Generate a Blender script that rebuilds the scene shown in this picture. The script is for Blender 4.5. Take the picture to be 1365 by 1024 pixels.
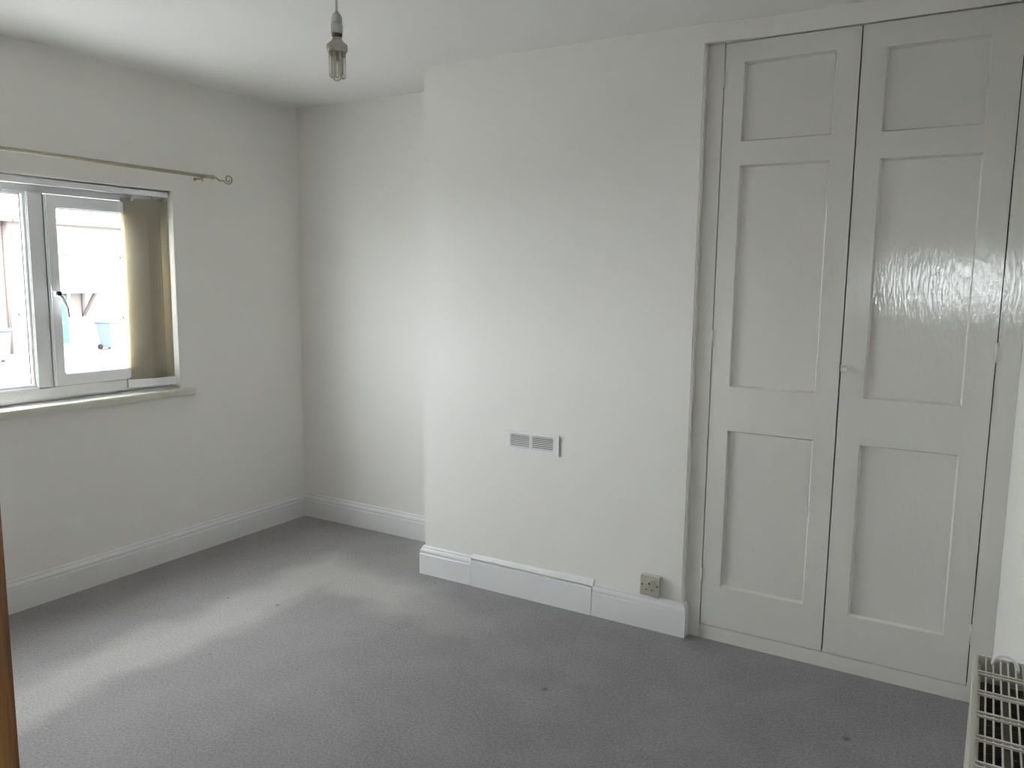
import bpy, bmesh, math, random
from mathutils import Vector, Matrix
random.seed(7)
for o in list(bpy.data.objects):
    bpy.data.objects.remove(o, do_unlink=True)
scene = bpy.context.scene
C = scene.collection

# ------------------------------------------------------------------ camera
F_PX = 1061.48
YAW, PITCH, ROLL = math.radians(30.7782), math.radians(-7.5359), math.radians(0.7003)
CAM = Vector((3.50677, -3.42685, 1.44925))
fwd = Vector((-math.sin(YAW) * math.cos(PITCH), math.cos(YAW) * math.cos(PITCH), math.sin(PITCH)))
right = Vector((math.cos(YAW), math.sin(YAW), 0))
up = right.cross(fwd)
r2 = math.cos(ROLL) * right + math.sin(ROLL) * up
u2 = -math.sin(ROLL) * right + math.cos(ROLL) * up
cd = bpy.data.cameras.new('camera')
cam = bpy.data.objects.new('camera', cd)
C.objects.link(cam)
cd.sensor_fit = 'HORIZONTAL'
cd.sensor_width = 36.0
cd.lens = F_PX * 36.0 / 1365.0
cd.clip_start = 0.02
cam.matrix_world = Matrix(((r2.x, u2.x, -fwd.x, CAM.x), (r2.y, u2.y, -fwd.y, CAM.y),
                           (r2.z, u2.z, -fwd.z, CAM.z), (0, 0, 0, 1)))
scene.camera = cam

# ------------------------------------------------------------------ sky and exposure
world = bpy.data.worlds.new('overcast_sky')
scene.world = world
world.use_nodes = True
bg = world.node_tree.nodes['Background']
bg.inputs['Color'].default_value = (0.90, 0.955, 1.0, 1)
bg.inputs['Strength'].default_value = 6.0
vs = scene.view_settings
vs.view_transform = 'Standard'
vs.look = 'None'
vs.gamma = 1.0
vs.use_curve_mapping = False
vs.exposure = 1.53

# ------------------------------------------------------------------ materials
def mat(name, col, rough=0.5, var=0.0, vscale=8.0, bump=0.0, bscale=60.0, bstretch=(1, 1, 1),
        spec=0.5, metallic=0.0, transmission=0.0, col2=None, detail=3.0):
    m = bpy.data.materials.new(name)
    m.use_nodes = True
    nt = m.node_tree
    b = nt.nodes['Principled BSDF']
    b.inputs['Base Color'].default_value = (*col, 1)
    b.inputs['Roughness'].default_value = rough
    b.inputs['Specular IOR Level'].default_value = spec
    b.inputs['Metallic'].default_value = metallic
    b.inputs['Transmission Weight'].default_value = transmission
    tc = nt.nodes.new('ShaderNodeTexCoord')
    if var > 0 or col2:
        n = nt.nodes.new('ShaderNodeTexNoise')
        n.inputs['Scale'].default_value = vscale
        n.inputs['Detail'].default_value = detail
        nt.links.new(tc.outputs['Object'], n.inputs['Vector'])
        mx = nt.nodes.new('ShaderNodeMix')
        mx.data_type = 'RGBA'
        c2 = col2 if col2 else tuple(max(0, c * (1 - var)) for c in col)
        mx.inputs['A'].default_value = (*col, 1)
        mx.inputs['B'].default_value = (*c2, 1)
        nt.links.new(n.outputs['Fac'], mx.inputs['Factor'])
        nt.links.new(mx.outputs['Result'], b.inputs['Base Color'])
    if bump > 0:
        mp = nt.nodes.new('ShaderNodeMapping')
        mp.inputs['Scale'].default_value = bstretch
        nt.links.new(tc.outputs['Object'], mp.inputs['Vector'])
        n2 = nt.nodes.new('ShaderNodeTexNoise')
        n2.inputs['Scale'].default_value = bscale
        n2.inputs['Detail'].default_value = 4
        nt.links.new(mp.outputs['Vector'], n2.inputs['Vector'])
        bp = nt.nodes.new('ShaderNodeBump')
        bp.inputs['Strength'].default_value = bump
        bp.inputs['Distance'].default_value = 0.01
        nt.links.new(n2.outputs['Fac'], bp.inputs['Height'])
        nt.links.new(bp.outputs['Normal'], b.inputs['Normal'])
    return m

M = {}
M['wall'] = mat('matt_white_emulsion', (0.93, 0.915, 0.868), 0.9, 0.03, 2.5, 0.05, 35, spec=0.2)
M['ceiling'] = mat('ceiling_emulsion', (0.93, 0.92, 0.89), 0.95, 0.03, 1.5, 0.05, 30, spec=0.1)
M['gloss'] = mat('white_gloss_paint', (0.80, 0.785, 0.73), 0.08, 0.02, 3, 0.10, 130, (1.0, 1.0, 0.2), spec=1.0)
M['satin'] = mat('white_satin_paint', (0.88, 0.88, 0.87), 0.35, 0.03, 4, 0.05, 50)
M['sill'] = mat('cream_white_sill_paint', (0.74, 0.715, 0.63), 0.35, 0.04, 6)
M['upvc'] = mat('white_upvc', (0.92, 0.925, 0.93), 0.25, 0.02, 5)
M['gasket'] = mat('grey_rubber_gasket', (0.12, 0.12, 0.12), 0.6, 0.1, 30)
M['joint_shadow'] = mat('grey_shadow_line', (0.30, 0.30, 0.30), 0.6, 0.1, 30)
M['black'] = mat('black_plastic', (0.01, 0.01, 0.01), 0.4, 0.1, 30)
M['cavity'] = mat('cavity_shade', (0.03, 0.028, 0.025), 0.9, 0.2, 20)
M['pole'] = mat('cream_painted_metal', (0.52, 0.48, 0.35), 0.4, 0.1, 20)
M['vent'] = mat('white_vent_plastic', (0.92, 0.915, 0.89), 0.4, 0.03, 20)
M['vent_shade'] = mat('dark_vent_shade', (0.05, 0.05, 0.05), 0.8, 0.1, 20)
M['socket'] = mat('aged_cream_plastic', (0.55, 0.52, 0.435), 0.35, 0.05, 30)
M['pattress'] = mat('white_socket_box', (0.76, 0.75, 0.72), 0.4, 0.05, 30)
M['radiator'] = mat('cream_white_radiator_enamel', (0.70, 0.68, 0.60), 0.35, 0.04, 8)
M['fin'] = mat('dusty_radiator_fins', (0.22, 0.205, 0.15), 0.8, 0.3, 40)
M['holder'] = mat('white_lampholder_plastic', (0.62, 0.62, 0.60), 0.4, 0.04, 30)
M['cfl_base'] = mat('aged_bulb_plastic', (0.62, 0.58, 0.50), 0.45, 0.06, 40)
M['brass'] = mat('dull_brass_cap', (0.16, 0.13, 0.09), 0.45, 0.2, 50, metallic=0.6)
M['ring'] = mat('white_plastic', (0.93, 0.93, 0.92), 0.35, 0.03, 30)
M['concrete'] = mat('pale_concrete', (0.42, 0.415, 0.405), 0.9, 0.15, 1.5)
M['tarmac'] = mat('grey_tarmac', (0.30, 0.30, 0.30), 0.9, 0.2, 3)
M['render'] = mat('pale_render', (0.215, 0.195, 0.175), 0.9, 0.08, 1.0)
M['green'] = mat('green_door_paint', (0.045, 0.13, 0.09), 0.4, 0.1, 4)
M['canopy'] = mat('weathered_canopy', (0.12, 0.10, 0.098), 0.7, 0.1, 4)
M['pipe'] = mat('brown_downpipe', (0.11, 0.09, 0.085), 0.6, 0.1, 4)
M['bin_dark'] = mat('black_bin_plastic', (0.075, 0.08, 0.09), 0.5, 0.1, 6)
M['bin_blue'] = mat('blue_grey_bin_plastic', (0.10, 0.12, 0.15), 0.5, 0.1, 6)
M['dark_glass'] = mat('house_window_glass', (0.09, 0.095, 0.10), 0.1, 0.1, 2)

# brickwork of the houses across the street
def brick_mat():
    m = bpy.data.materials.new('pale_red_brickwork')
    m.use_nodes = True
    nt = m.node_tree
    b = nt.nodes['Principled BSDF']
    b.inputs['Roughness'].default_value = 0.9
    tc = nt.nodes.new('ShaderNodeTexCoord')
    sep = nt.nodes.new('ShaderNodeSeparateXYZ')
    cmb = nt.nodes.new('ShaderNodeCombineXYZ')
    nt.links.new(tc.outputs['Object'], sep.inputs[0])
    nt.links.new(sep.outputs['Y'], cmb.inputs['X'])
    nt.links.new(sep.outputs['Z'], cmb.inputs['Y'])
    br = nt.nodes.new('ShaderNodeTexBrick')
    br.inputs['Color1'].default_value = (0.175, 0.125, 0.108, 1)
    br.inputs['Color2'].default_value = (0.16, 0.115, 0.10, 1)
    br.inputs['Mortar'].default_value = (0.19, 0.17, 0.155, 1)
    br.inputs['Scale'].default_value = 1.0
    br.inputs['Brick Width'].default_value = 0.225
    br.inputs['Row Height'].default_value = 0.075
    br.inputs['Mortar Size'].default_value = 0.01
    nt.links.new(cmb.outputs[0], br.inputs['Vector'])
    nt.links.new(br.outputs['Color'], b.inputs['Base Color'])
    return m
M['brick'] = brick_mat()

def roof_mat():
    m = bpy.data.materials.new('grey_brown_roof_tiles')
    m.use_nodes = True
    nt = m.node_tree
    b = nt.nodes['Principled BSDF']
    b.inputs['Roughness'].default_value = 0.9
    tc = nt.nodes.new('ShaderNodeTexCoord')
    br = nt.nodes.new('ShaderNodeTexBrick')
    sep = nt.nodes.new('ShaderNodeSeparateXYZ')
    cmb = nt.nodes.new('ShaderNodeCombineXYZ')
    nt.links.new(tc.outputs['Object'], sep.inputs[0])
    nt.links.new(sep.outputs['Y'], cmb.inputs['X'])
    nt.links.new(sep.outputs['Z'], cmb.inputs['Y'])
    br.inputs['Color1'].default_value = (0.135, 0.11, 0.108, 1)
    br.inputs['Color2'].default_value = (0.115, 0.095, 0.092, 1)
    br.inputs['Mortar'].default_value = (0.06, 0.05, 0.05, 1)
    br.inputs['Scale'].default_value = 1.0
    br.inputs['Brick Width'].default_value = 0.3
    br.inputs['Row Height'].default_value = 0.16
    br.inputs['Mortar Size'].default_value = 0.012
    nt.links.new(cmb.outputs[0], br.inputs['Vector'])
    nt.links.new(br.outputs['Color'], b.inputs['Base Color'])
    return m
M['roof'] = roof_mat()

def glass_mat(name, tint=(1, 1, 1)):
    m = bpy.data.materials.new(name)
    m.use_nodes = True
    nt = m.node_tree
    nt.nodes.clear()
    out = nt.nodes.new('ShaderNodeOutputMaterial')
    tr = nt.nodes.new('ShaderNodeBsdfTransparent')
    tr.inputs['Color'].default_value = (*tint, 1)
    gl = nt.nodes.new('ShaderNodeBsdfGlossy')
    gl.inputs['Roughness'].default_value = 0.02
    fr = nt.nodes.new('ShaderNodeFresnel')
    fr.inputs['IOR'].default_value = 1.3
    mx = nt.nodes.new('ShaderNodeMixShader')
    # reflect on the outer skin of the pane only (no total internal reflection inside the thin sheet)
    geo = nt.nodes.new('ShaderNodeNewGeometry')
    inv = nt.nodes.new('ShaderNodeMath')
    inv.operation = 'SUBTRACT'
    inv.inputs[0].default_value = 1.0
    nt.links.new(geo.outputs['Backfacing'], inv.inputs[1])
    mul = nt.nodes.new('ShaderNodeMath')
    mul.operation = 'MULTIPLY'
    nt.links.new(fr.outputs[0], mul.inputs[0])
    nt.links.new(inv.outputs[0], mul.inputs[1])
    nt.links.new(mul.outputs[0], mx.inputs[0])
    nt.links.new(tr.outputs[0], mx.inputs[1])
    nt.links.new(gl.outputs[0], mx.inputs[2])
    nt.links.new(mx.outputs[0], out.inputs[0])
    return m
M['glass'] = glass_mat('clear_window_glass')

def tube_mat():
    m = bpy.data.materials.new('clear_bulb_tube_glass')
    m.use_nodes = True
    nt = m.node_tree
    b = nt.nodes['Principled BSDF']
    b.inputs['Base Color'].default_value = (0.74, 0.72, 0.64, 1)
    b.inputs['Roughness'].default_value = 0.12
    tr = nt.nodes.new('ShaderNodeBsdfTransparent')
    tr.inputs['Color'].default_value = (0.88, 0.87, 0.82, 1)
    mx = nt.nodes.new('ShaderNodeMixShader')
    lw = nt.nodes.new('ShaderNodeLayerWeight')
    lw.inputs['Blend'].default_value = 0.45
    nt.links.new(lw.outputs['Facing'], mx.inputs[0])
    nt.links.new(tr.outputs[0], mx.inputs[1])
    nt.links.new(b.outputs[0], mx.inputs[2])
    nt.links.new(mx.outputs[0], nt.nodes['Material Output'].inputs[0])
    return m
M['tube'] = tube_mat()

def slat_mat():
    m = bpy.data.materials.new('cream_blind_fabric')
    m.use_nodes = True
    nt = m.node_tree
    b = nt.nodes['Principled BSDF']
    b.inputs['Base Color'].default_value = (0.72, 0.68, 0.55, 1)
    b.inputs['Roughness'].default_value = 0.85
    tc = nt.nodes.new('ShaderNodeTexCoord')
    n = nt.nodes.new('ShaderNodeTexNoise')
    n.inputs['Scale'].default_value = 150
    nt.links.new(tc.outputs['Object'], n.inputs['Vector'])
    bp = nt.nodes.new('ShaderNodeBump')
    bp.inputs['Strength'].default_value = 0.1
    bp.inputs['Distance'].default_value = 0.002
    nt.links.new(n.outputs['Fac'], bp.inputs['Height'])
    nt.links.new(bp.outputs['Normal'], b.inputs['Normal'])
    t = nt.nodes.new('ShaderNodeBsdfTranslucent')
    t.inputs['Color'].default_value = (0.72, 0.67, 0.52, 1)
    mx = nt.nodes.new('ShaderNodeMixShader')
    mx.inputs[0].default_value = 0.48
    nt.links.new(b.outputs[0], mx.inputs[1])
    nt.links.new(t.outputs[0], mx.inputs[2])
    nt.links.new(mx.outputs[0], nt.nodes['Material Output'].inputs[0])
    return m
M['slat'] = slat_mat()

def pine_mat():
    m = bpy.data.materials.new('varnished_pine')
    m.use_nodes = True
    nt = m.node_tree
    b = nt.nodes['Principled BSDF']
    b.inputs['Roughness'].default_value = 0.35
    tc = nt.nodes.new('ShaderNodeTexCoord')
    mp = nt.nodes.new('ShaderNodeMapping')
    mp.inputs['Scale'].default_value = (9, 9, 0.55)
    nt.links.new(tc.outputs['Object'], mp.inputs['Vector'])
    w = nt.nodes.new('ShaderNodeTexNoise')
    w.inputs['Scale'].default_value = 5
    w.inputs['Detail'].default_value = 6
    w.inputs['Distortion'].default_value = 0.8
    nt.links.new(mp.outputs[0], w.inputs['Vector'])
    cr = nt.nodes.new('ShaderNodeValToRGB')
    cr.color_ramp.elements[0].position = 0.38
    cr.color_ramp.elements[0].color = (0.23, 0.085, 0.015, 1)
    cr.color_ramp.elements[1].position = 0.6
    cr.color_ramp.elements[1].color = (0.52, 0.25, 0.06, 1)
    nt.links.new(w.outputs['Fac'], cr.inputs[0])
    nt.links.new(cr.outputs[0], b.inputs['Base Color'])
    return m
M['pine'] = pine_mat()

def carpet_mat():
    m = bpy.data.materials.new('grey_cut_pile_carpet')
    m.use_nodes = True
    nt = m.node_tree
    b = nt.nodes['Principled BSDF']
    b.inputs['Roughness'].default_value = 1.0
    b.inputs['Specular IOR Level'].default_value = 0.05
    b.inputs['Sheen Weight'].default_value = 0.15
    tc = nt.nodes.new('ShaderNodeTexCoord')
    def noise(scale, detail=2.0):
        n = nt.nodes.new('ShaderNodeTexNoise')
        n.inputs['Scale'].default_value = scale
        n.inputs['Detail'].default_value = detail
        nt.links.new(tc.outputs['Object'], n.inputs['Vector'])
        return n
    def mixc(fac, a, bb):
        x = nt.nodes.new('ShaderNodeMix')
        x.data_type = 'RGBA'
        nt.links.new(fac, x.inputs['Factor'])
        for k, val in (('A', a), ('B', bb)):
            if isinstance(val, tuple):
                x.inputs[k].default_value = (*val, 1)
            else:
                nt.links.new(val, x.inputs[k])
        return x.outputs['Result']
    def ramp(src, lo, hi):
        r = nt.nodes.new('ShaderNodeMapRange')
        r.inputs['From Min'].default_value = lo
        r.inputs['From Max'].default_value = hi
        nt.links.new(src, r.inputs['Value'])
        return r.outputs['Result']
    fine = noise(115, 5)
    fine.inputs['Roughness'].default_value = 0.68
    tuft = noise(420, 2)
    patch = noise(4.2, 4)
    c = mixc(ramp(fine.outputs['Fac'], 0.34, 0.66), (0.215, 0.200, 0.203), (0.365, 0.348, 0.352))
    c2 = mixc(ramp(fine.outputs['Fac'], 0.32, 0.68), (0.238, 0.223, 0.227), (0.40, 0.382, 0.388))
    c = mixc(ramp(patch.outputs['Fac'], 0.42, 0.6), c, c2)
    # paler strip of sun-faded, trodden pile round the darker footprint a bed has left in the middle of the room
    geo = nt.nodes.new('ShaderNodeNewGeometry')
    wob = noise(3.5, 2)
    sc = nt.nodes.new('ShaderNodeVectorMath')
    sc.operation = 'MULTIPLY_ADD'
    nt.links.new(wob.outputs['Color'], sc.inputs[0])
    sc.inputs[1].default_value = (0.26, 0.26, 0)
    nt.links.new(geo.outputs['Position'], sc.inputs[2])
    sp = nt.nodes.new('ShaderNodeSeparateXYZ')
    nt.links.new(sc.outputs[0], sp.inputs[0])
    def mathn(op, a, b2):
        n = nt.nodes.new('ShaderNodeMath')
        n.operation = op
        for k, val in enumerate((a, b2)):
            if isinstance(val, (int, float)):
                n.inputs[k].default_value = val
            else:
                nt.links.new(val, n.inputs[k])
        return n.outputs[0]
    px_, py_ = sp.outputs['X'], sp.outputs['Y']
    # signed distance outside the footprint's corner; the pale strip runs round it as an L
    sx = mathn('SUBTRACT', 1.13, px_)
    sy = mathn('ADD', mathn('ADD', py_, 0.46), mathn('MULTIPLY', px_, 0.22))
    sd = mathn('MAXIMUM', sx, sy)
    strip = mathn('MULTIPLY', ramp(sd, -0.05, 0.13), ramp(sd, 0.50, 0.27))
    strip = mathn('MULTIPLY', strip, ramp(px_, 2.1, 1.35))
    strip_falloff = mathn('MAXIMUM', strip, mathn('MULTIPLY', ramp(px_, 2.4, 1.2), 0.34))  # plus a broad gradient: window light falloff painted into the pile colour
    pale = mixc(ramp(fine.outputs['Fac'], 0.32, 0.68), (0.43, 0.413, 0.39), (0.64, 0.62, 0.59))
    c = mixc(strip_falloff, c, pale)
    # furniture dents, their shade painted as dark spots, and flecks trodden into the pile
    fac = None
    for (x, y, rad) in ((2.252, -1.066, 0.016), (3.22, -0.824, 0.018), (0.898, -1.056, 0.012), (0.647, -1.117, 0.009),
                        (1.03, -1.52, 0.006), (1.33, -0.47, 0.008)):
        d = nt.nodes.new('ShaderNodeVectorMath')
        d.operation = 'DISTANCE'
        nt.links.new(geo.outputs['Position'], d.inputs[0])
        d.inputs[1].default_value = (x, y, 0)
        r = nt.nodes.new('ShaderNodeMapRange')
        r.inputs['From Min'].default_value = rad
        r.inputs['From Max'].default_value = rad * 0.3
        r.inputs['To Max'].default_value = 0.6
        nt.links.new(d.outputs['Value'], r.inputs['Value'])
        if fac is None:
            fac = r.outputs['Result']
        else:
            a = nt.nodes.new('ShaderNodeMath')
            a.operation = 'MAXIMUM'
            nt.links.new(fac, a.inputs[0])
            nt.links.new(r.outputs['Result'], a.inputs[1])
            fac = a.outputs[0]
    c = mixc(fac, c, (0.06, 0.055, 0.055))
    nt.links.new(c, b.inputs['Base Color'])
    add = nt.nodes.new('ShaderNodeMath')
    nt.links.new(fine.outputs['Fac'], add.inputs[0])
    nt.links.new(tuft.outputs['Fac'], add.inputs[1])
    bp = nt.nodes.new('ShaderNodeBump')
    bp.inputs['Strength'].default_value = 0.6
    bp.inputs['Distance'].default_value = 0.006
    nt.links.new(add.outputs[0], bp.inputs['Height'])
    nt.links.new(bp.outputs['Normal'], b.inputs['Normal'])
    return m
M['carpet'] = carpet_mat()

# ------------------------------------------------------------------ mesh helpers
class MB:
    """collects boxes, prisms, tubes and lathes; build() links them as ONE mesh object"""
    def __init__(self):
        self.v, self.f, self.sm = [], [], []
    def add(self, vs_, fs, smooth=False):
        n = len(self.v)
        self.v += [tuple(p) for p in vs_]
        for f in fs:
            self.f.append(tuple(i + n for i in f))
            self.sm.append(smooth)
        return self
    def box(self, x0, x1, y0, y1, z0, z1):
        return self.add([(x0, y0, z0), (x1, y0, z0), (x1, y1, z0), (x0, y1, z0), (x0, y0, z1), (x1, y0, z1), (x1, y1, z1), (x0, y1, z1)],
                        [(0, 3, 2, 1), (4, 5, 6, 7), (0, 1, 5, 4), (1, 2, 6, 5), (2, 3, 7, 6), (3, 0, 4, 7)])
    def hexa(self, p8):
        return self.add(p8, [(0, 3, 2, 1), (4, 5, 6, 7), (0, 1, 5, 4), (1, 2, 6, 5), (2, 3, 7, 6), (3, 0, 4, 7)])
    def loft(self, rings, closed=True, caps=True, smooth=True):
        n = len(rings[0])
        vs_ = [p for r in rings for p in r]
        fs = []
        for i in range(len(rings) - 1):
            for j in range(n if closed else n - 1):
                k = (j + 1) % n
                fs.append((i * n + j, i * n + k, (i + 1) * n + k, (i + 1) * n + j))
        self.add(vs_, fs, smooth)
        if caps and closed:
            m = len(self.v) - len(vs_)
            self.f.append(tuple(m + j for j in reversed(range(n)))); self.sm.append(False)
            self.f.append(tuple(m + (len(rings) - 1) * n + j for j in range(n))); self.sm.append(False)
        return self
    def tube(self, pts, rad, seg=10, caps=True):
        pts = [Vector(p) for p in pts]
        rads = rad if isinstance(rad, (list, tuple)) else [rad] * len(pts)
        rings, prev = [], None
        for i, p in enumerate(pts):
            t = (pts[min(i + 1, len(pts) - 1)] - pts[max(i - 1, 0)]).normalized()
            if prev is None:
                a = Vector((0, 0, 1)) if abs(t.z) < 0.9 else Vector((1, 0, 0))
                nrm = t.cross(a).normalized()
            else:
                nrm = (prev - t * prev.dot(t)).normalized()
            prev = nrm
            bn = t.cross(nrm)
            rings.append([p + (nrm * math.cos(2 * math.pi * k / seg) + bn * math.sin(2 * math.pi * k / seg)) * rads[i] for k in range(seg)])
        return self.loft(rings, True, caps)
    def lathe(self, cx, cy, prof, seg=24):
        rings = [[(cx + r * math.cos(2 * math.pi * k / seg), cy + r * math.sin(2 * math.pi * k / seg), z) for k in range(seg)] for r, z in prof]
        return self.loft(rings, True, True)
    def build(self, name, m, parent=None, bevel=0.0, seg=2):
        me = bpy.data.meshes.new(name)
        me.from_pydata(self.v, [], self.f)
        me.polygons.foreach_set('use_smooth', self.sm)
        bm = bmesh.new()
        bm.from_mesh(me)
        bmesh.ops.recalc_face_normals(bm, faces=bm.faces)
        if bevel > 0:
            es = [e for e in bm.edges if len(e.link_faces) == 2 and e.calc_face_angle(0) > 0.6]
            bmesh.ops.bevel(bm, geom=es, offset=bevel, segments=seg, affect='EDGES', clamp_overlap=True)
        bm.to_mesh(me)
        bm.free()
        me.materials.append(M[m] if isinstance(m, str) else m)
        o = bpy.data.objects.new(name, me)
        C.objects.link(o)
        if parent:
            o.parent = parent
            o.matrix_parent_inverse = parent.matrix_world.inverted()
        return o

def share(name, src, parent, off=(0, 0, 0)):
    o = bpy.data.objects.new(name, src.data)
    C.objects.link(o)
    o.parent = parent
    o.matrix_parent_inverse = parent.matrix_world.inverted()
    o.location = Vector(src.location) + Vector(off)
    return o

def tag(o, label=None, cat=None, group=None, kind=None):
    for k, val in (('label', label), ('category', cat), ('group', group), ('kind', kind)):
        if val:
            o[k] = val
    return o

def empty(name, loc):
    o = bpy.data.objects.new(name, None)
    C.objects.link(o)
    o.location = loc
    o.empty_display_size = 0.1
    o.matrix_world = Matrix.Translation(Vector(loc))
    return o

def struct(o, label, cat):
    return tag(o, label, cat, None, 'structure')

# ------------------------------------------------------------------ measured room
H = 2.40
BX0, BX1, BY = 1.2058, 2.5223, -0.387          # chimney breast
CY = -0.357                                    # front of the built-in cupboard
X1 = 3.608                                     # right wall at the cupboard
FY = -3.55                                     # front wall, inner face
XR = 3.80                                      # right wall at the front
WY0, WY1, WZ0, WZ1 = -2.62, -0.84, 0.875, 1.857   # window opening

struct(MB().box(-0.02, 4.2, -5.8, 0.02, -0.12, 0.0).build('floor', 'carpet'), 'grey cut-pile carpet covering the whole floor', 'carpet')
struct(MB().box(-0.28, 4.2, -5.8, 0.25, H, H + 0.12).build('ceiling', 'ceiling'), 'plain white painted ceiling', 'ceiling')
w = MB()
w.box(-0.18, 0, -3.75, WY0, -0.12, H).box(-0.18, 0, WY1, 0.25, -0.12, H)
w.box(-0.18, 0, WY0, WY1, -0.12, WZ0 - 0.035).box(-0.18, 0, WY0, WY1, WZ1, H)
struct(w.build('wall_left', 'wall'), 'white wall with the window opening in it', 'wall')
struct(MB().box(0, 4.2, 0, 0.25, -0.12, H).build('wall_back', 'wall'), 'white wall of the alcove in the far corner', 'wall')
struct(MB().box(BX0, BX1, BY, 0.05, -0.05, H + 0.02).build('wall_chimney_breast', 'wall', None, 0.006, 3), 'white chimney breast projecting between alcove and cupboard', 'wall')
struct(MB().hexa([(XR, FY, -0.12), (4.2, FY, -0.12), (4.2, 0, -0.12), (X1, CY, -0.12), (XR, FY, H), (4.2, FY, H), (4.2, 0, H), (X1, CY, H)])
       .box(X1, 4.2, CY, 0.0, -0.12, H).build('wall_right', 'wall'), 'white wall on the right behind the radiator', 'wall')
DX0, DX1, DZ = 2.72, 3.56, 2.0
w = MB().box(-0.28, DX0, FY - 0.10, FY, -0.12, H)
w.box(DX1, 4.2, FY - 0.10, FY, -0.12, H).box(DX0, DX1, FY - 0.10, FY, DZ, H)
struct(w.build('wall_front', 'wall'), 'white wall with the doorway behind the camera', 'wall')
# landing outside the doorway, with a small window
LY = -5.70
LW = (3.08, 3.62, 1.26, 1.62)
w = MB().box(2.2, LW[0], LY - 0.15, LY, -0.12, H).box(LW[1], 4.2, LY - 0.15, LY, -0.12, H)
w.box(LW[0], LW[1], LY - 0.15, LY, -0.12, LW[2]).box(LW[0], LW[1], LY - 0.15, LY, LW[3], H)
w.box(2.2, 2.3, LY, FY - 0.10, -0.12, H).box(4.1, 4.2, LY, FY - 0.10, -0.12, H)
struct(w.build('wall_landing', 'wall'), 'white landing walls beyond the doorway with a small window', 'wall')

# ------------------------------------------------------------------ baseboards (moulded profile: offset from wall, height)
BBH = 0.141
PROF = [(0.0, -0.01), (0.018, -0.01), (0.018, 0.100), (0.0155, 0.104), (0.0155, 0.110), (0.0165, 0.116), (0.0135, 0.124), (0.0085, 0.130), (0.0085, 0.136), (0.005, 0.141), (0.0, 0.141)]
def baseboard(name, path, label):
    """path: floor polyline (x, y) with the room on its right-hand side; mitred corners"""
    P = [Vector((a, b)) for a, b in path]
    rings = []
    for i, p in enumerate(P):
        dirs = []
        if i > 0: dirs.append((P[i] - P[i - 1]).normalized())
        if i < len(P) - 1: dirs.append((P[i + 1] - P[i]).normalized())
        ns = [Vector((d.y, -d.x)) for d in dirs]
        n = ns[0] if len(ns) == 1 else (ns[0] + ns[1]) / (1 + ns[0].dot(ns[1]))
        rings.append([(p.x + n.x * a, p.y + n.y * a, z) for a, z in PROF])
    return struct(MB().loft(rings, True, True, False).build(name, 'satin'), label, 'baseboard')
baseboard('baseboard_left', [(0, FY), (0, 0), (0.02, 0)], 'white moulded baseboard under the window wall')
baseboard('baseboard_back', [(0, 0), (BX0, 0)], 'white moulded baseboard along the alcove wall')
J1, J2 = 1.487, 2.122
baseboard('baseboard_breast_left', [(BX0, -0.001), (BX0, BY), (J1, BY)], 'short moulded baseboard wrapping the chimney breast corner')
baseboard('baseboard_breast_right', [(J2, BY), (BX1, BY), (BX1, CY)], 'moulded baseboard below the socket, ending at the cupboard')
bb = struct(MB().box(J1 + 0.003, J2 - 0.001, BY - 0.020, BY, -0.01, 0.125).build('baseboard_breast_centre', 'satin', None, 0.002), 'plain flat board patched into the chimney breast baseboard', 'baseboard')
MB().hexa([(J1 + 0.004, BY - 0.013, 0.1345), (J2 + 0.004, BY - 0.017, 0.1345), (J2 + 0.004, BY + 0.001, 0.1345), (J1 + 0.004, BY + 0.001, 0.1345),
           (J1 + 0.004, BY - 0.002, 0.152), (J2 + 0.004, BY - 0.006, 0.158), (J2 + 0.004, BY + 0.001, 0.158), (J1 + 0.004, BY + 0.001, 0.152)]).build('batten', 'satin', bb)
baseboard('baseboard_right', [(X1 + 0.0005, CY - 0.01), (XR, FY)], 'white baseboard behind the radiator')
baseboard('baseboard_front', [(DX0, FY), (0, FY)], 'white baseboard of the front wall')

# ------------------------------------------------------------------ window
wn = empty('window_1', (-0.11, (WY0 + WY1) / 2, WZ0))
struct(wn, 'white plastic-framed window with a fixed pane between opening casements', 'window')
XF, XB = -0.08, -0.13       # inner and outer face of the frame
def rect_frame(name, y0, y1, z0, z1, wl, wr, wt, wb, xa, xb, m, parent, bevel=0.003):
    """picture frame in the plane of the left wall"""
    b = MB()
    o = [(y0, z0), (y1, z0), (y1, z1), (y0, z1)]
    i = [(y0 + wl, z0 + wb), (y1 - wr, z0 + wb), (y1 - wr, z1 - wt), (y0 + wl, z1 - wt)]
    vs_ = [(xa, *p) for p in o] + [(xa, *p) for p in i] + [(xb, *p) for p in o] + [(xb, *p) for p in i]
    fs = []
    for k in range(4):
        n = (k + 1) % 4
        fs += [(k, n, 4 + n, 4 + k), (8 + k, 12 + k, 12 + n, 8 + n), (k, 8 + k, 8 + n, n), (4 + k, 4 + n, 12 + n, 12 + k)]
    return b.add(vs_, fs).build(name, m, parent, bevel)
YM1, YM2 = -1.467, -1.993     # mullion centre lines
rect_frame('outer_frame', WY0, WY1, WZ0 + 0.012, WZ1, 0.05, 0.05, 0.062, 0.06, XF, XB, 'upvc', wn)
for ym in (YM1, YM2):
    MB().box(XB, XF, ym - 0.035, ym + 0.035, WZ0 + 0.06, WZ1 - 0.05).build('mullion', 'upvc', wn, 0.004)
ZB, ZT = WZ0 + 0.072, WZ1 - 0.062
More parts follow.
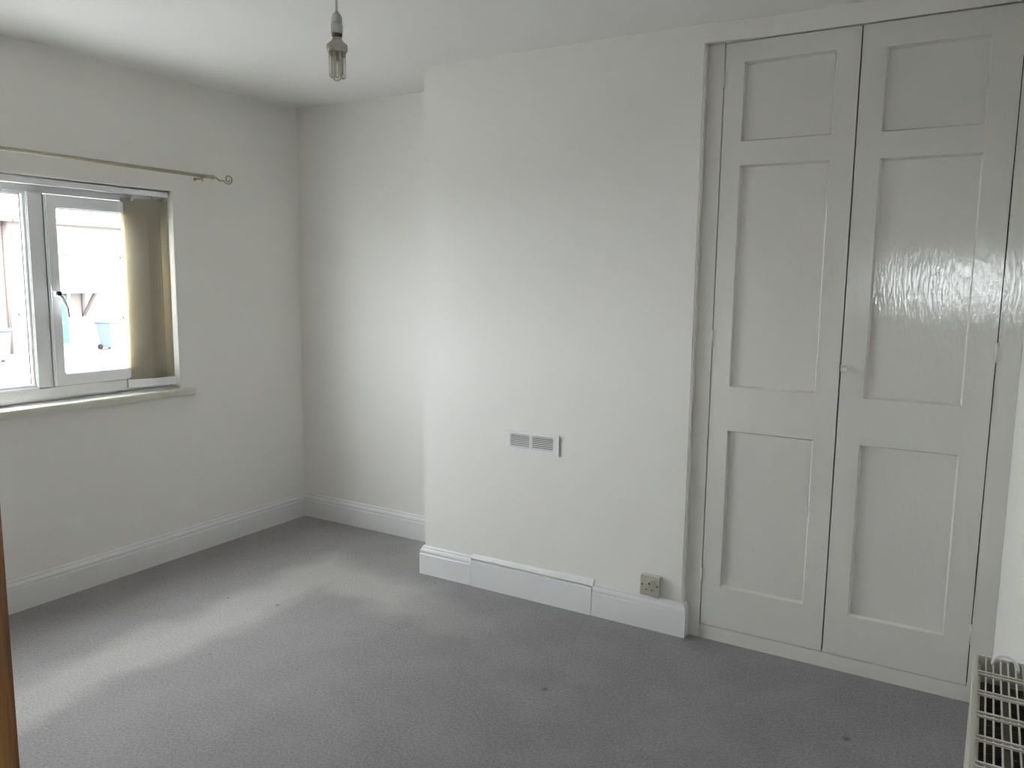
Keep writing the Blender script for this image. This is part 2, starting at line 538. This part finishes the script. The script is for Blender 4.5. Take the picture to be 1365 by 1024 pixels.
# fixed centre light: beading, gasket, pane
gy0, gy1 = YM2 + 0.035, YM1 - 0.035
bd = rect_frame('glazing_bead', gy0, gy1, ZB - 0.002, ZT + 0.002, 0.012, 0.012, 0.012, 0.014, XF - 0.012, XB + 0.01, 'upvc', wn, 0.002)
rect_frame('gasket', gy0 + 0.011, gy1 - 0.011, ZB + 0.011, ZT - 0.009, 0.004, 0.004, 0.004, 0.004, XF - 0.028, XF - 0.034, 'gasket', bd, 0)
MB().box(XF - 0.040, XF - 0.036, gy0 + 0.008, gy1 - 0.008, ZB + 0.01, ZT - 0.008).build('pane', 'glass', wn)
# opening casement
for (a, b_) in ((YM1 + 0.036, WY1 - 0.035), (WY0 + 0.035, YM2 - 0.036)):
    s = rect_frame('casement', a, b_, ZB - 0.004, ZT - 0.004 + 0.0, 0.048, 0.048, 0.055, 0.055, XF + 0.016, XB + 0.01, 'upvc', wn, 0.005)
    rect_frame('gasket', a + 0.047, b_ - 0.047, ZB + 0.05, ZT - 0.058, 0.004, 0.004, 0.004, 0.004, XF - 0.012, XF - 0.018, 'gasket', s, 0)
    MB().box(XF - 0.026, XF - 0.022, a + 0.044, b_ - 0.044, ZB + 0.046, ZT - 0.054).build('pane', 'glass', s)
    MB().box(XF + 0.0, XF + 0.0015, a - 0.003, a, ZB, ZT).box(XF, XF + 0.0015, a, b_, ZB - 0.007, ZB - 0.004).build('casement_shadow', 'joint_shadow', s)  # grey strips drawn in as the shadow line beside and below the casement
    # handle with black lock button
    hy = (a + 0.014) if a > YM1 else (b_ - 0.022)
    hz = 1.358
    hx = XF + 0.016
    hd = MB().box(hx, hx + 0.010, hy - 0.012, hy + 0.012, hz - 0.05, hz + 0.035).box(hx + 0.008, hx + 0.035, hy - 0.009, hy + 0.009, hz - 0.01, hz + 0.012)
    hd.tube([(hx + 0.033, hy, hz), (hx + 0.040, hy + 0.016, hz - 0.018), (hx + 0.040, hy + 0.034, hz - 0.06), (hx + 0.038, hy + 0.042, hz - 0.105)], [0.010, 0.0095, 0.008, 0.006], 10)
    ho = hd.build('handle', 'upvc', s, 0.0)
    MB().tube([(hx + 0.0345, hy, hz + 0.002), (hx + 0.048, hy, hz + 0.002)], 0.0095, 14).build('lock_button', 'black', ho)
# sill board with a projecting nose
MB().box(-0.125, 0.030, WY0 - 0.075, WY1 + 0.073, WZ0 - 0.034, WZ0).build('window_sill', 'sill', wn, 0.004)
# plaster reveal outside the frame (brick side of opening) is the wall itself; outside sub-sill:
MB().box(-0.22, XB + 0.005, WY0, WY1, WZ0 - 0.02, WZ0 + 0.012).build('outer_sill', 'upvc', wn, 0.003)

# ------------------------------------------------------------------ vertical blind drawn to the right
bl = empty('vertical_blind', (-0.04, -0.93, 0.90))
tag(bl, 'cream vertical blind with its slats bunched at the right of the window', 'blind')
MB().box(-0.062, -0.020, WY0 + 0.01, WY1 - 0.006, 1.824, 1.850).build('headrail', 'upvc', bl, 0.003)
slw, th = 0.127, math.radians(25)
ux, uy = math.sin(th), math.cos(th)
nx, ny = uy, -ux
ST, SB = 1.806, 0.905
def slat_mesh():
    b = MB()
    front, back = [], []
    for k in range(9):
        t = (k / 8 - 0.5)
        bow = 0.006 * (1 - (2 * t) ** 2)
        front.append((ux * slw * t + nx * (bow + 0.0003), uy * slw * t + ny * (bow + 0.0003)))
        back.append((ux * slw * t + nx * (bow - 0.0003), uy * slw * t + ny * (bow - 0.0003)))
    loop = front + back[::-1]
    rings = [[(x, y, z) for x, y in loop] for z in (SB - 0.93, ST - 0.93)]
    return b.loft(rings, True, True, True)
def weight_mesh():
    b = MB()
    c = []
    for t, e in ((-0.53, -1), (0.53, -1), (0.53, 1), (-0.53, 1)):
        c.append((ux * slw * t + nx * (0.003 + 0.0045 * e), uy * slw * t + ny * (0.003 + 0.0045 * e)))
    return b.hexa([(x, y, SB - 0.93 - 0.006) for x, y in c] + [(x, y, SB - 0.93 + 0.034) for x, y in c])
def hook_mesh():
    return MB().box(-0.004, 0.004, -0.010, 0.010, ST - 0.93 - 0.004, 1.826 - 0.93).box(-0.002, 0.003, -0.02, 0.02, ST - 0.93 - 0.012, ST - 0.93 + 0.002)
first = None
for i in range(6):
    loc = Vector((-0.045, -1.016 + 0.0145 * i + (0.030 if i == 5 else 0), 0.93))
    if i == 0:
        s = slat_mesh().build('slat', 'slat', bl); wt = weight_mesh().build('weight', 'upvc', s); hk = hook_mesh().build('hanger', 'upvc', s)
        first = (s, wt, hk)
        s.matrix_parent_inverse = Matrix.Translation(-bl.location)
        s.location = loc
        for c_ in (wt, hk):
            c_.matrix_parent_inverse = Matrix.Identity(4)
            c_.location = (0, 0, 0)
    else:
        s = first[0].copy(); C.objects.link(s); s.location = loc
        for src in first[1:]:
            c_ = src.copy(); C.objects.link(c_); c_.parent = s
# bead chain joining the bottom weights
MB().tube([(-0.012, -1.03, 0.925), (-0.006, -1.0, 0.908), (-0.008, -0.96, 0.916), (-0.006, -0.92, 0.906), (-0.012, -0.88, 0.92)], 0.0016, 6).build('bead_chain', 'ring', bl)

# ------------------------------------------------------------------ curtain pole
PX, PZ = 0.06, 1.943
cp = empty('curtain_pole', (PX, -0.71, PZ))
tag(cp, 'thin cream metal curtain pole with a scroll finial above the window', 'curtain pole')
MB().tube([(PX, -2.77, PZ), (PX, -1.7, PZ), (PX, -0.695, PZ)], 0.0082, 14).build('pole', 'pole', cp)
for sgn, ye in ((1, -0.695), (-1, -2.77)):
    def Y(d): return ye + sgn * d
    prof = [(0.0, 0.0090), (0.028, 0.0090), (0.030, 0.0065), (0.036, 0.0065), (0.040, 0.0105), (0.050, 0.0115), (0.060, 0.0095), (0.066, 0.005)]
    MB().tube([(PX, Y(d), PZ) for d, r in prof], [r for d, r in prof], 14).build('ferrule', 'pole', cp)
    pts = [(PX, Y(0.062), PZ), (PX, Y(0.078), PZ - 0.003), (PX, Y(0.092), PZ - 0.012)]
    # spiral scroll
    cy_, cz_ = 0.150, 0.000
    N = 34
    for k in range(N):
        a = math.radians(205 + k * 15.5)
        r = 0.0265 * (1 - 0.72 * k / N)
        pts.append((PX, Y(cy_ + r * math.cos(a) * 1.05), PZ + cz_ + r * math.sin(a)))
    rr = [0.0045] * 3 + [0.0042 - 0.0012 * k / N for k in range(N)]
    MB().tube(pts, rr, 8).build('finial', 'pole', cp)
for yb in (-0.706, -1.73, -2.755):
    b = MB().tube([(0.001, yb, PZ - 0.014), (0.004, yb, PZ - 0.014)], 0.009, 16).tube([(0.003, yb, PZ - 0.014), (PX - 0.01, yb, PZ - 0.014), (PX, yb, PZ - 0.012)], 0.004, 8)
    b.tube([(PX - 0.010, yb, PZ - 0.002), (PX - 0.008, yb, PZ - 0.009), (PX, yb, PZ - 0.0125), (PX + 0.008, yb, PZ - 0.009), (PX + 0.010, yb, PZ - 0.002)], 0.003, 8)
    b.tube([(PX, yb, PZ - 0.008), (PX, yb, PZ - 0.027)], [0.0045, 0.0035], 8)
    b.build('bracket', 'pole', cp)

# ------------------------------------------------------------------ pendant lamp
LX, LYY = 1.995, -1.80
pl = empty('pendant_lamp', (LX, LYY, H))
tag(pl, 'bare pendant lampholder hanging on a cord from the ceiling', 'pendant lamp')
MB().lathe(LX, LYY, [(0.048, H + 0.002), (0.048, H - 0.008), (0.040, H - 0.022), (0.012, H - 0.030), (0.008, H - 0.036)]).build('ceiling_rose', 'holder', pl)
MB().tube([(LX, LYY, H - 0.03), (LX, LYY, 2.13)], 0.0032, 8).build('cord', 'holder', pl)
MB().lathe(LX, LYY, [(0.003, 2.132), (0.0045, 2.1285), (0.0100, 2.123), (0.0132, 2.116), (0.0142, 2.108), (0.0142, 2.1015), (0.0128, 2.1005)], 20).build('cap', 'holder', pl)
MB().lathe(LX, LYY, [(0.0128, 2.1005), (0.0152, 2.0985), (0.0156, 2.096), (0.0156, 2.079), (0.0145, 2.074)], 20).build('skirt', 'holder', pl)
cb = empty('light_bulb', (LX, LYY, 1.96))
tag(cb, 'unlit energy-saving light bulb with folded clear tubes in the pendant holder', 'light bulb')
MB().lathe(LX, LYY, [(0.0138, 2.0745), (0.0138, 2.068), (0.0115, 2.067), (0.0115, 2.064)], 20).build('cap', 'brass', cb)
MB().lathe(LX, LYY, [(0.0122, 2.0655), (0.0128, 2.060), (0.018, 2.054), (0.0265, 2.047), (0.0275, 2.040), (0.0270, 2.031), (0.0235, 2.029), (0.023, 2.0275)], 28).build('ballast', 'cfl_base', cb)
for k in range(3):
    a0 = math.radians(20 + 120 * k)
    c0, s0 = math.cos(a0), math.sin(a0)
    def P(rd, tg, z): return (LX + c0 * rd - s0 * tg, LYY + s0 * rd + c0 * tg, z)
    pts = [P(0.0145, -0.0085, 2.028), P(0.0145, -0.0085, 1.974)]
    for q in range(1, 8):
        an = math.pi * q / 8
        pts.append(P(0.0145, -0.0085 * math.cos(an), 1.974 - 0.0085 * math.sin(an)))
    pts += [P(0.0145, 0.0085, 1.974), P(0.0145, 0.0085, 2.028)]
    MB().tube(pts, 0.0058, 12).build('glass_tube', 'tube', cb)
MB().tube([(LX, LYY, 2.029), (LX, LYY, 2.006)], [0.008, 0.005], 10).build('stem', 'cfl_base', cb)

# ------------------------------------------------------------------ wall vent on the chimney breast
VX0, VX1, VZ0, VZ1 = 1.668, 1.943, 0.680, 0.774
ve = empty('air_vent', ((VX0 + VX1) / 2, BY, VZ0))
tag(ve, 'white louvred air vent low on the chimney breast', 'vent')
def xz_plate(name, x0, x1, z0, z1, holes, ya, yb, m, parent, bevel=0.0):
    """plate in the xz plane with rectangular holes (grid cut), front at ya (nearer camera), back at yb"""
    xs = sorted({x0, x1, *[h[0] for h in holes], *[h[1] for h in holes]})
    zs = sorted({z0, z1, *[h[2] for h in holes], *[h[3] for h in holes]})
    def solid(i, j):
        if i < 0 or j < 0 or i >= len(xs) - 1 or j >= len(zs) - 1: return False
        cx, cz = (xs[i] + xs[i + 1]) / 2, (zs[j] + zs[j + 1]) / 2
        return not any(h[0] < cx < h[1] and h[2] < cz < h[3] for h in holes)
    idx, vs_, fs = {}, [], []
    def vid(i, j, s):
        if (i, j, s) not in idx:
            idx[(i, j, s)] = len(vs_); vs_.append((xs[i], ya if s == 0 else yb, zs[j]))
        return idx[(i, j, s)]
    for i in range(len(xs) - 1):
        for j in range(len(zs) - 1):
            if not solid(i, j): continue
            fs.append((vid(i, j, 0), vid(i + 1, j, 0), vid(i + 1, j + 1, 0), vid(i, j + 1, 0)))
            fs.append((vid(i, j, 1), vid(i, j + 1, 1), vid(i + 1, j + 1, 1), vid(i + 1, j, 1)))
            for di, dj, e in ((-1, 0, ((0, 0), (0, 1))), (1, 0, ((1, 0), (1, 1))), (0, -1, ((0, 0), (1, 0))), (0, 1, ((0, 1), (1, 1)))):
                if not solid(i + di, j + dj):
                    (a, b_), (c_, d_) = e
                    fs.append((vid(i + a, j + b_, 0), vid(i + c_, j + d_, 0), vid(i + c_, j + d_, 1), vid(i + a, j + b_, 1)))
    return MB().add(vs_, fs).build(name, m, parent, bevel)
vx = [(VX0 + 0.028, VX0 + 0.126), (VX0 + 0.140, VX1 - 0.030)]
vz = (VZ0 + 0.020, VZ1 - 0.016)
holes = [(a, b_, vz[0], vz[1]) for a, b_ in vx]
xz_plate('face_plate', VX0, VX1, VZ0, VZ1, holes, BY - 0.009, BY - 0.001, 'vent', ve, 0.0015)
MB().box(VX0 + 0.01, VX1 - 0.01, BY - 0.0025, BY - 0.0008, VZ0 + 0.01, VZ1 - 0.01).build('duct_shade', 'vent_shade', ve)  # dark sheet stands in for the shade in the duct behind the slats
for a, b_ in vx:
    n = 7
    p_ = (vz[1] - vz[0]) / n
    for k in range(n):
        z = vz[0] + p_ * (k + 0.5)
        y0 = BY - 0.0035
        MB().hexa([(a, y0 - 0.005, z - 0.0024), (b_, y0 - 0.005, z - 0.0024), (b_, y0, z - 0.0024), (a, y0, z - 0.0024),
                   (a, y0 - 0.005, z + 0.0020), (b_, y0 - 0.005, z + 0.0020), (b_, y0, z + 0.0020), (a, y0, z + 0.0020)]).build('slat', 'vent', ve)
for sx in (VX0 + 0.010, VX1 - 0.012):
    for sz in (VZ1 - 0.012,) if sx < 1.8 else (VZ0 + 0.045,):
        MB().tube([(sx, BY - 0.0085, sz), (sx, BY - 0.0105, sz)], 0.0035, 12).build('screw', 'vent', ve)

# ------------------------------------------------------------------ wall socket
SX0, SX1, SZ0, SZ1 = 2.348, 2.431, 0.1525, 0.2355
so = empty('wall_socket', ((SX0 + SX1) / 2, BY, SZ0))
tag(so, 'aged cream single power socket just above the baseboard', 'socket')
MB().box(SX0 - 0.002, SX1 + 0.002, BY - 0.024, BY, SZ0 - 0.002, SZ1 + 0.002).build('back_box', 'pattress', so, 0.003)
hl = []
scx, scz = (SX0 + SX1) / 2 - 0.003, (SZ0 + SZ1) / 2
hl.append((scx - 0.0035, scx + 0.0035, scz + 0.004, scz + 0.014))
hl.append((scx - 0.0165, scx - 0.0075, scz - 0.019, scz - 0.0135))
hl.append((scx + 0.0075, scx + 0.0165, scz - 0.019, scz - 0.0135))
xz_plate('face_plate', SX0, SX1, SZ0, SZ1, hl, BY - 0.031, BY - 0.024, 'socket', so, 0.0)
MB().box(SX0 + 0.01, SX1 - 0.01, BY - 0.0262, BY - 0.0245, SZ0 + 0.01, SZ1 - 0.01).build('pin_holes', 'black', so)
for sx in (SX0 + 0.009, SX1 - 0.009):
    MB().tube([(sx, BY - 0.0308, scz + 0.004), (sx, BY - 0.0315, scz + 0.004)], 0.0036, 12).build('screw', 'black', so)
MB().box(scx + 0.015, scx + 0.026, BY - 0.036, BY - 0.030, scz + 0.012, scz + 0.030).build('switch', 'socket', so, 0.0015)

# ------------------------------------------------------------------ built-in cupboard
G0, GM, G1, ZTOP, ZBOT = 2.5873, 3.0606, 3.5385, 2.3286, 0.057
cu = empty('built_in_cupboard', ((BX1 + X1) / 2, CY, 0))
tag(cu, 'tall white gloss-painted built-in cupboard with two panelled doors', 'cupboard')
TH = 0.032
MB().box(BX1, G0 - 0.0015, CY, CY + 0.045, -0.005, H).build('stile', 'gloss', cu, 0.002)
MB().box(G1 + 0.0015, X1, CY, CY + 0.045, -0.005, H).build('stile', 'gloss', cu, 0.002)
MB().box(G0 - 0.0015, G1 + 0.0015, CY, CY + 0.045, -0.005, ZBOT).build('plinth', 'gloss', cu, 0.002)
hp0 = [(2.506, BY - 0.002), (2.53, BY - 0.002), (2.76, CY - 0.003), (X1, CY - 0.003), (X1, CY + 0.03), (2.506, CY + 0.03)]
hp1 = [(2.484, BY - 0.002)] + hp0[1:5] + [(2.484, CY + 0.03)]
MB().loft([[(x, y, ZTOP + 0.002) for x, y in hp0], [(x, y, H) for x, y in hp1]], True, True, False).build('header', 'wall', cu)
MB().box(BX1, X1, CY + 0.10, CY + 0.11, 0.0, H).build('shade_backing', 'cavity', cu)  # near-black sheet colours in the shade seen through the door gaps
def cupboard_door(x0, x1, panels, hinge_x, hz):
    d = xz_plate('door', x0, x1, ZBOT + 0.003, ZTOP - 0.003, panels, CY, CY + TH, 'gloss', cu, 0.0016)
    for (a, b_, c_, e) in panels:
        q, dp = 0.006, 0.017
        o_ = [(a - 0.001, c_ - 0.001), (b_ + 0.001, c_ - 0.001), (b_ + 0.001, e + 0.001), (a - 0.001, e + 0.001)]
        i_ = [(a + q, c_ + q), (b_ - q, c_ + q), (b_ - q, e - q), (a + q, e - q)]
        vs_ = [(x, CY + 0.0015, z) for x, z in o_] + [(x, CY + dp, z) for x, z in i_] + [(x, CY + dp + 0.008, z) for x, z in o_]
        fs = [(4, 5, 6, 7), (8, 11, 10, 9)]
        for k in range(4):
            n_ = (k + 1) % 4
            fs += [(k, n_, 4 + n_, 4 + k), (k, 8 + k, 8 + n_, n_)]
        MB().add(vs_, fs).build('panel', 'gloss', d)
    for z in hz:
        h = MB().tube([(hinge_x, CY - 0.003, z - 0.034), (hinge_x, CY - 0.003, z + 0.034)], 0.005, 10)
        h.box(hinge_x - 0.012, hinge_x + 0.012, CY - 0.002, CY + 0.002, z - 0.032, z + 0.032)
        h.build('hinge', 'gloss', d)
    return d
d1 = cupboard_door(G0 + 0.0015, GM - 0.0022, [(2.662, 2.980, 1.968, 2.253), (2.662, 2.980, 1.043, 1.880), (2.664, 2.983, 0.229, 0.869)], G0, (2.20, 1.228, 0.262))
d2 = cupboard_door(GM + 0.0022, G1 - 0.0015, [(3.143, 3.450, 1.964, 2.243), (3.143, 3.452, 1.039, 1.875), (3.142, 3.457, 0.221, 0.870)], G1, (2.20, 1.227, 0.249))
# painted-over catch: knob on the right door, keep on the left
MB().tube([(GM + 0.016, CY, 1.142), (GM + 0.016, CY - 0.007, 1.142), (GM + 0.016, CY - 0.010, 1.142), (GM + 0.016, CY - 0.022, 1.142), (GM + 0.016, CY - 0.027, 1.142)],
          [0.010, 0.006, 0.011, 0.0125, 0.008], 16).build('knob', 'gloss', d2)
MB().box(GM - 0.0005, GM + 0.044, CY - 0.005, CY + 0.002, 1.128, 1.156).build('latch_plate', 'gloss', d2, 0.002)
MB().box(GM - 0.024, GM - 0.003, CY - 0.006, CY + 0.002, 1.124, 1.160).build('latch_keep', 'gloss', d1, 0.002)

# ------------------------------------------------------------------ radiator on the right wall
RX0, RX1, RY0, RY1, RZ0, RZ1 = 3.534, 3.652, -2.75, -1.607, 0.12, 0.70
ra = empty('radiator', ((RX0 + RX1) / 2, (RY0 + RY1) / 2, RZ0))
tag(ra, 'cream-white panel radiator with an open top grille beside the cupboard', 'radiator')
b = MB()
# front panel with shallow vertical flutes
n = 34
pts = []
for k in range(n * 4 + 1):
    y = RY0 + 0.02 + (RY1 - RY0 - 0.04) * k / (n * 4)
    x = RX0 + (0.0 if k % 4 in (0, 1) else 0.006)
    pts.append((x, y))
outer = [(RX0 + 0.003, RY0)] + pts + [(RX0 + 0.003, RY1)]
inner = [(RX0 + 0.014, RY1), (RX0 + 0.014, RY0)]
loop = outer + inner
b.loft([[(x, y, z) for x, y in loop] for z in (RZ0, RZ1 - 0.022)], True, True, False)
b.build('front_panel', 'radiator', ra)
MB().box(RX1 - 0.014, RX1, RY0, RY1, RZ0, RZ1 - 0.02).build('rear_panel', 'radiator', ra, 0.002)
MB().box(RX0, RX0 + 0.0095, RY0, RY1, RZ1 - 0.03, RZ1).build('top_edge', 'radiator', ra, 0.003)
MB().box(RX1 - 0.008, RX1, RY0, RY1, RZ1 - 0.03, RZ1).build('top_edge', 'radiator', ra, 0.003)
for ya, yb in ((RY0 - 0.002, RY0 + 0.004), (RY1 - 0.004, RY1 + 0.002)):
    MB().box(RX0 + 0.003, RX1 - 0.002, ya, yb, RZ0 + 0.01, RZ1 - 0.002).build('end_panel', 'radiator', ra, 0.001)
xs0, xs1 = RX0 + 0.0095, RX1 - 0.008
nc = 8
src = None
for k in range(1, nc):
    x = xs0 + (xs1 - xs0) * k / nc
    if src is None:
        src = MB().box(x - 0.0014, x + 0.0014, RY0, RY1, RZ1 - 0.008, RZ1 - 0.004).build('grille_bar', 'radiator', ra)
        x00 = x
    else:
        share('grille_bar', src, ra, (x - x00, 0, 0))
src = None
rp = 0.0868
k = 0
y = RY1
while y - 0.012 > RY0:
    for dy in ((0.0035,) if k == 0 else (-0.0065, 0.0075)):
        yy = y - dy
        if src is None:
            src = MB().box(xs0 - 0.001, xs1 + 0.001, yy - 0.0022, yy + 0.0022, RZ1 - 0.005, RZ1 - 0.001).build('cross_bar', 'radiator', ra); y00 = yy
        else:
            share('cross_bar', src, ra, (0, yy - y00, 0))
    k += 1
    y = RY1 - rp * k
fb = MB()
nf = 44
for k in range(nf):
    y = RY0 + 0.02 + (RY1 - RY0 - 0.04) * k / (nf - 1)
    fb.box(RX0 + 0.016, RX1 - 0.016, y - 0.0006, y + 0.0006, RZ0 + 0.05, RZ1 - 0.05)
fb.box(RX0 + 0.050, RX0 + 0.064, RY0 + 0.006, RY1 - 0.006, RZ0 + 0.03, RZ1 - 0.045)
fb.box(RX0 + 0.013, RX1 - 0.013, RY0 + 0.006, RY1 - 0.006, RZ1 - 0.12, RZ1 - 0.118)
tag(fb.build('convector_fins', 'fin', ra), kind='stuff')
for yb in (RY0 + 0.25, RY1 - 0.25):
    xw = X1 + (XR - X1) * (CY - yb - 0.02) / (CY - FY) - 0.004       # wall face behind this bracket
    MB().box(RX1 - 0.001, xw, yb - 0.015, yb + 0.015, RZ0 + 0.1, RZ1 - 0.1).build('wall_bracket', 'radiator', ra)
for yp in (RY1 + 0.018, RY0 - 0.018):
    MB().tube([(RX0 + 0.055, yp, -0.005), (RX0 + 0.055, yp, RZ0 + 0.03)], 0.0075, 10).tube([(RX0 + 0.055, yp, RZ0 + 0.03), (RX0 + 0.055, yp - 0.03 * (1 if yp > -2 else -1), RZ0 + 0.03)], 0.010, 10).build('pipe', 'radiator', ra)
# white plastic ring left standing in the grille
pts = []
for k in range(19):
    a = math.radians(-8 + 196 * k / 18)
    pts.append((3.588 + 0.021 * math.cos(a), -1.652 - 0.006 * math.cos(a), RZ1 + 0.003 + 0.022 * math.sin(a)))
tag(MB().tube(pts, 0.0032, 8).build('curtain_hoop', 'ring'), 'small white plastic hoop lying on the radiator grille', 'ring')

# ------------------------------------------------------------------ open pine door at the left edge of view
hinge, edge = Vector((DX0, FY + 0.01, 0)), Vector((2.296, -2.84, 0))
u = (edge - hinge).normalized()
nrm = Vector((u.y, -u.x, 0))          # towards the camera side
L = (edge - hinge).length
do = empty('door_1', (hinge.x, hinge.y, 0))
struct(do, 'varnished pine door standing open at the left edge', 'door')
def dbox(b, s0, s1, t0, t1, z0, z1):
    def P(s, t, z): return hinge + u * s + nrm * (-t) + Vector((0, 0, z))
    return b.hexa([P(s0, t1, z0), P(s1, t1, z0), P(s1, t0, z0), P(s0, t0, z0), P(s0, t1, z1), P(s1, t1, z1), P(s1, t0, z1), P(s0, t0, z1)])
for s0_, s1_ in ((0, 0.10), (L - 0.10, L)):
    dbox(MB(), s0_, s1_, 0, 0.04, 0.008, 1.98).build('stile', 'pine', do, 0.003)
for z0_, z1_ in ((0.008, 0.22), (0.80, 0.98), (1.87, 1.98)):
    dbox(MB(), 0.10, L - 0.10, 0.001, 0.039, z0_, z1_).build('rail', 'pine', do, 0.002)
dbox(MB(), L / 2 - 0.05, L / 2 + 0.05, 0.001, 0.039, 0.22, 0.80).build('muntin', 'pine', do, 0.002)
dbox(MB(), L / 2 - 0.05, L / 2 + 0.05, 0.001, 0.039, 0.98, 1.87).build('muntin', 'pine', do, 0.002)
for s0_, s1_ in ((0.10, L / 2 - 0.05), (L / 2 + 0.05, L - 0.10)):
    for z0_, z1_ in ((0.22, 0.80), (0.98, 1.87)):
        dbox(MB(), s0_, s1_, 0.012, 0.028, z0_, z1_).build('panel', 'pine', do)

# ------------------------------------------------------------------ outside: street and terrace opposite
GZ = -1.35
HX = -25.5
struct(MB().box(-45, 30, -40, 60, GZ - 0.2, GZ).build('ground', 'concrete'), 'pale paved ground outside the window', 'ground')
struct(MB().box(-19.6, -9.5, -30, 60, GZ - 0.1, GZ + 0.006).build('road', 'tarmac'), 'grey tarmac street outside the window', 'road')
kb = MB().box(-19.75, -19.6, -30, 60, GZ - 0.05, GZ + 0.09)
struct(kb.build('trim_1', 'concrete'), 'pale kerb along the far side of the street', 'kerb')
def house(y0, y1, wallm, label, with_door):
    h = empty('terraced_house', (HX, (y0 + y1) / 2, GZ))
    tag(h, label, 'house', 'houses across the street')
    MB().box(HX - 8, HX, y0, y1, GZ - 0.1, 3.30).build('wall', wallm, h)
    # roof slope facing the street, and back
    rf = MB().hexa([(HX + 0.35, y0, 3.22), (HX - 4, y0, 6.3), (HX - 4, y1, 6.3), (HX + 0.35, y1, 3.22),
                    (HX + 0.35, y0, 3.36), (HX - 4, y0, 6.45), (HX - 4, y1, 6.45), (HX + 0.35, y1, 3.36)])
    rf.hexa([(HX - 4, y0, 6.3), (HX - 8.3, y0, 3.2), (HX - 8.3, y1, 3.2), (HX - 4, y1, 6.3), (HX - 4, y0, 6.45), (HX - 8.3, y0, 3.35), (HX - 8.3, y1, 3.35), (HX - 4, y1, 6.45)])
    rf.build('roof', 'roof', h)
    MB().box(HX + 0.30, HX + 0.42, y0, y1, 3.16, 3.30).build('gutter', 'pipe', h, 0.02)
    return h
def hwin(h, y0, y1, z0, z1):
    b = MB()
    f = rect_frame('window', y0, y1, z0, z1, 0.08, 0.08, 0.08, 0.08, HX + 0.03, HX - 0.02, 'upvc', h, 0)
    MB().box(HX + 0.001, HX + 0.012, y0 + 0.05, y1 - 0.05, z0 + 0.05, z1 - 0.05).build('pane', 'dark_glass', f)
    MB().box(HX + 0.005, HX + 0.028, (y0 + y1) / 2 - 0.03, (y0 + y1) / 2 + 0.03, z0 + 0.07, z1 - 0.07).build('glazing_bar', 'upvc', f)
    MB().box(HX - 0.01, HX + 0.10, y0 - 0.08, y1 + 0.08, z0 - 0.08, z0).build('sill', 'canopy', f)
h1 = house(11.45, 19.0, 'render', 'pale rendered house with green door and canopy seen through the window', True)
h2 = house(3.0, 11.44, 'brick', 'pale brick house with brown downpipe seen through the left pane', False)
MB().tube([(HX + 0.06, 11.30, GZ), (HX + 0.06, 11.30, 3.2)], 0.055, 10).build('downpipe', 'pipe', h2)
hwin(h1, 11.70, 12.05, 0.05, 0.70)
hwin(h1, 13.05, 13.62, 2.18, 3.12)
hwin(h1, 15.6, 17.2, 2.1, 3.1)
hwin(h1, 15.6, 17.2, -0.2, 0.9)
hwin(h2, 8.2, 9.6, 2.1, 3.1)
hwin(h2, 8.2, 9.6, -0.2, 0.9)
dr = MB().box(HX - 0.02, HX + 0.05, 12.60, 13.36, -1.10, 0.66).build('front_door', 'green', h1)
MB().box(HX + 0.05, HX + 0.07, 12.80, 13.20, -0.38, -0.32).build('letterbox', 'upvc', dr)
MB().box(HX - 0.02, HX + 0.06, 13.36, 13.46, -1.10, 0.70).build('door_frame', 'upvc', h1)
MB().box(HX, HX + 1.0, 12.2, 14.15, 0.74, 0.84).build('canopy', 'canopy', h1)
for yb in (12.35, 13.95):
    MB().hexa([(HX, yb - 0.05, -0.10), (HX + 0.1, yb - 0.05, -0.10), (HX + 0.1, yb + 0.05, -0.10), (HX, yb + 0.05, -0.10),
               (HX + 0.75, yb - 0.05, 0.74), (HX + 0.9, yb - 0.05, 0.74), (HX + 0.9, yb + 0.05, 0.74), (HX + 0.75, yb + 0.05, 0.74)]).box(HX, HX + 0.09, yb - 0.05, yb + 0.05, -0.15, 0.74).build('bracket', 'pipe', h1)
MB().box(HX - 0.01, HX + 0.6, 12.4, 13.6, GZ, -1.10).build('doorstep', 'concrete', h1)
def wheelie_bin(x, y, rz, m, label):
    r = empty('wheelie_bin', (0, 0, 0))
    tag(r, label, 'bin', 'bins outside the houses')
    MB().hexa([(-0.22, -0.20, 0.08), (0.22, -0.20, 0.08), (0.22, 0.20, 0.08), (-0.22, 0.20, 0.08),
               (-0.34, -0.27, 0.98), (0.28, -0.27, 0.98), (0.28, 0.27, 0.98), (-0.34, 0.27, 0.98)]).build('body', m, r, 0.02)
    MB().hexa([(-0.40, -0.29, 0.98), (0.32, -0.29, 0.98), (0.32, 0.29, 0.98), (-0.40, 0.29, 0.98),
               (-0.36, -0.26, 1.06), (0.28, -0.26, 1.09), (0.28, 0.26, 1.09), (-0.36, 0.26, 1.06)]).build('lid', m, r, 0.02)
    MB().tube([(-0.40, -0.24, 0.96), (-0.40, 0.24, 0.96)], 0.02, 8).build('handle', m, r)
    for s in (-1, 1):
        MB().tube([(-0.20, s * 0.21, 0.10), (-0.20, s * 0.26, 0.10)], 0.10, 16).build('wheel', 'black', r)
    r.location = (x, y, GZ)
    r.rotation_euler = (0, 0, rz)
    return r
wheelie_bin(HX + 0.9, 14.35, 0.3, 'bin_blue', 'blue-grey wheelie bin to the right of the green door')
wheelie_bin(-22.9, 9.62, 0.1, 'bin_dark', 'dark wheelie bin on the pavement in the left pane')
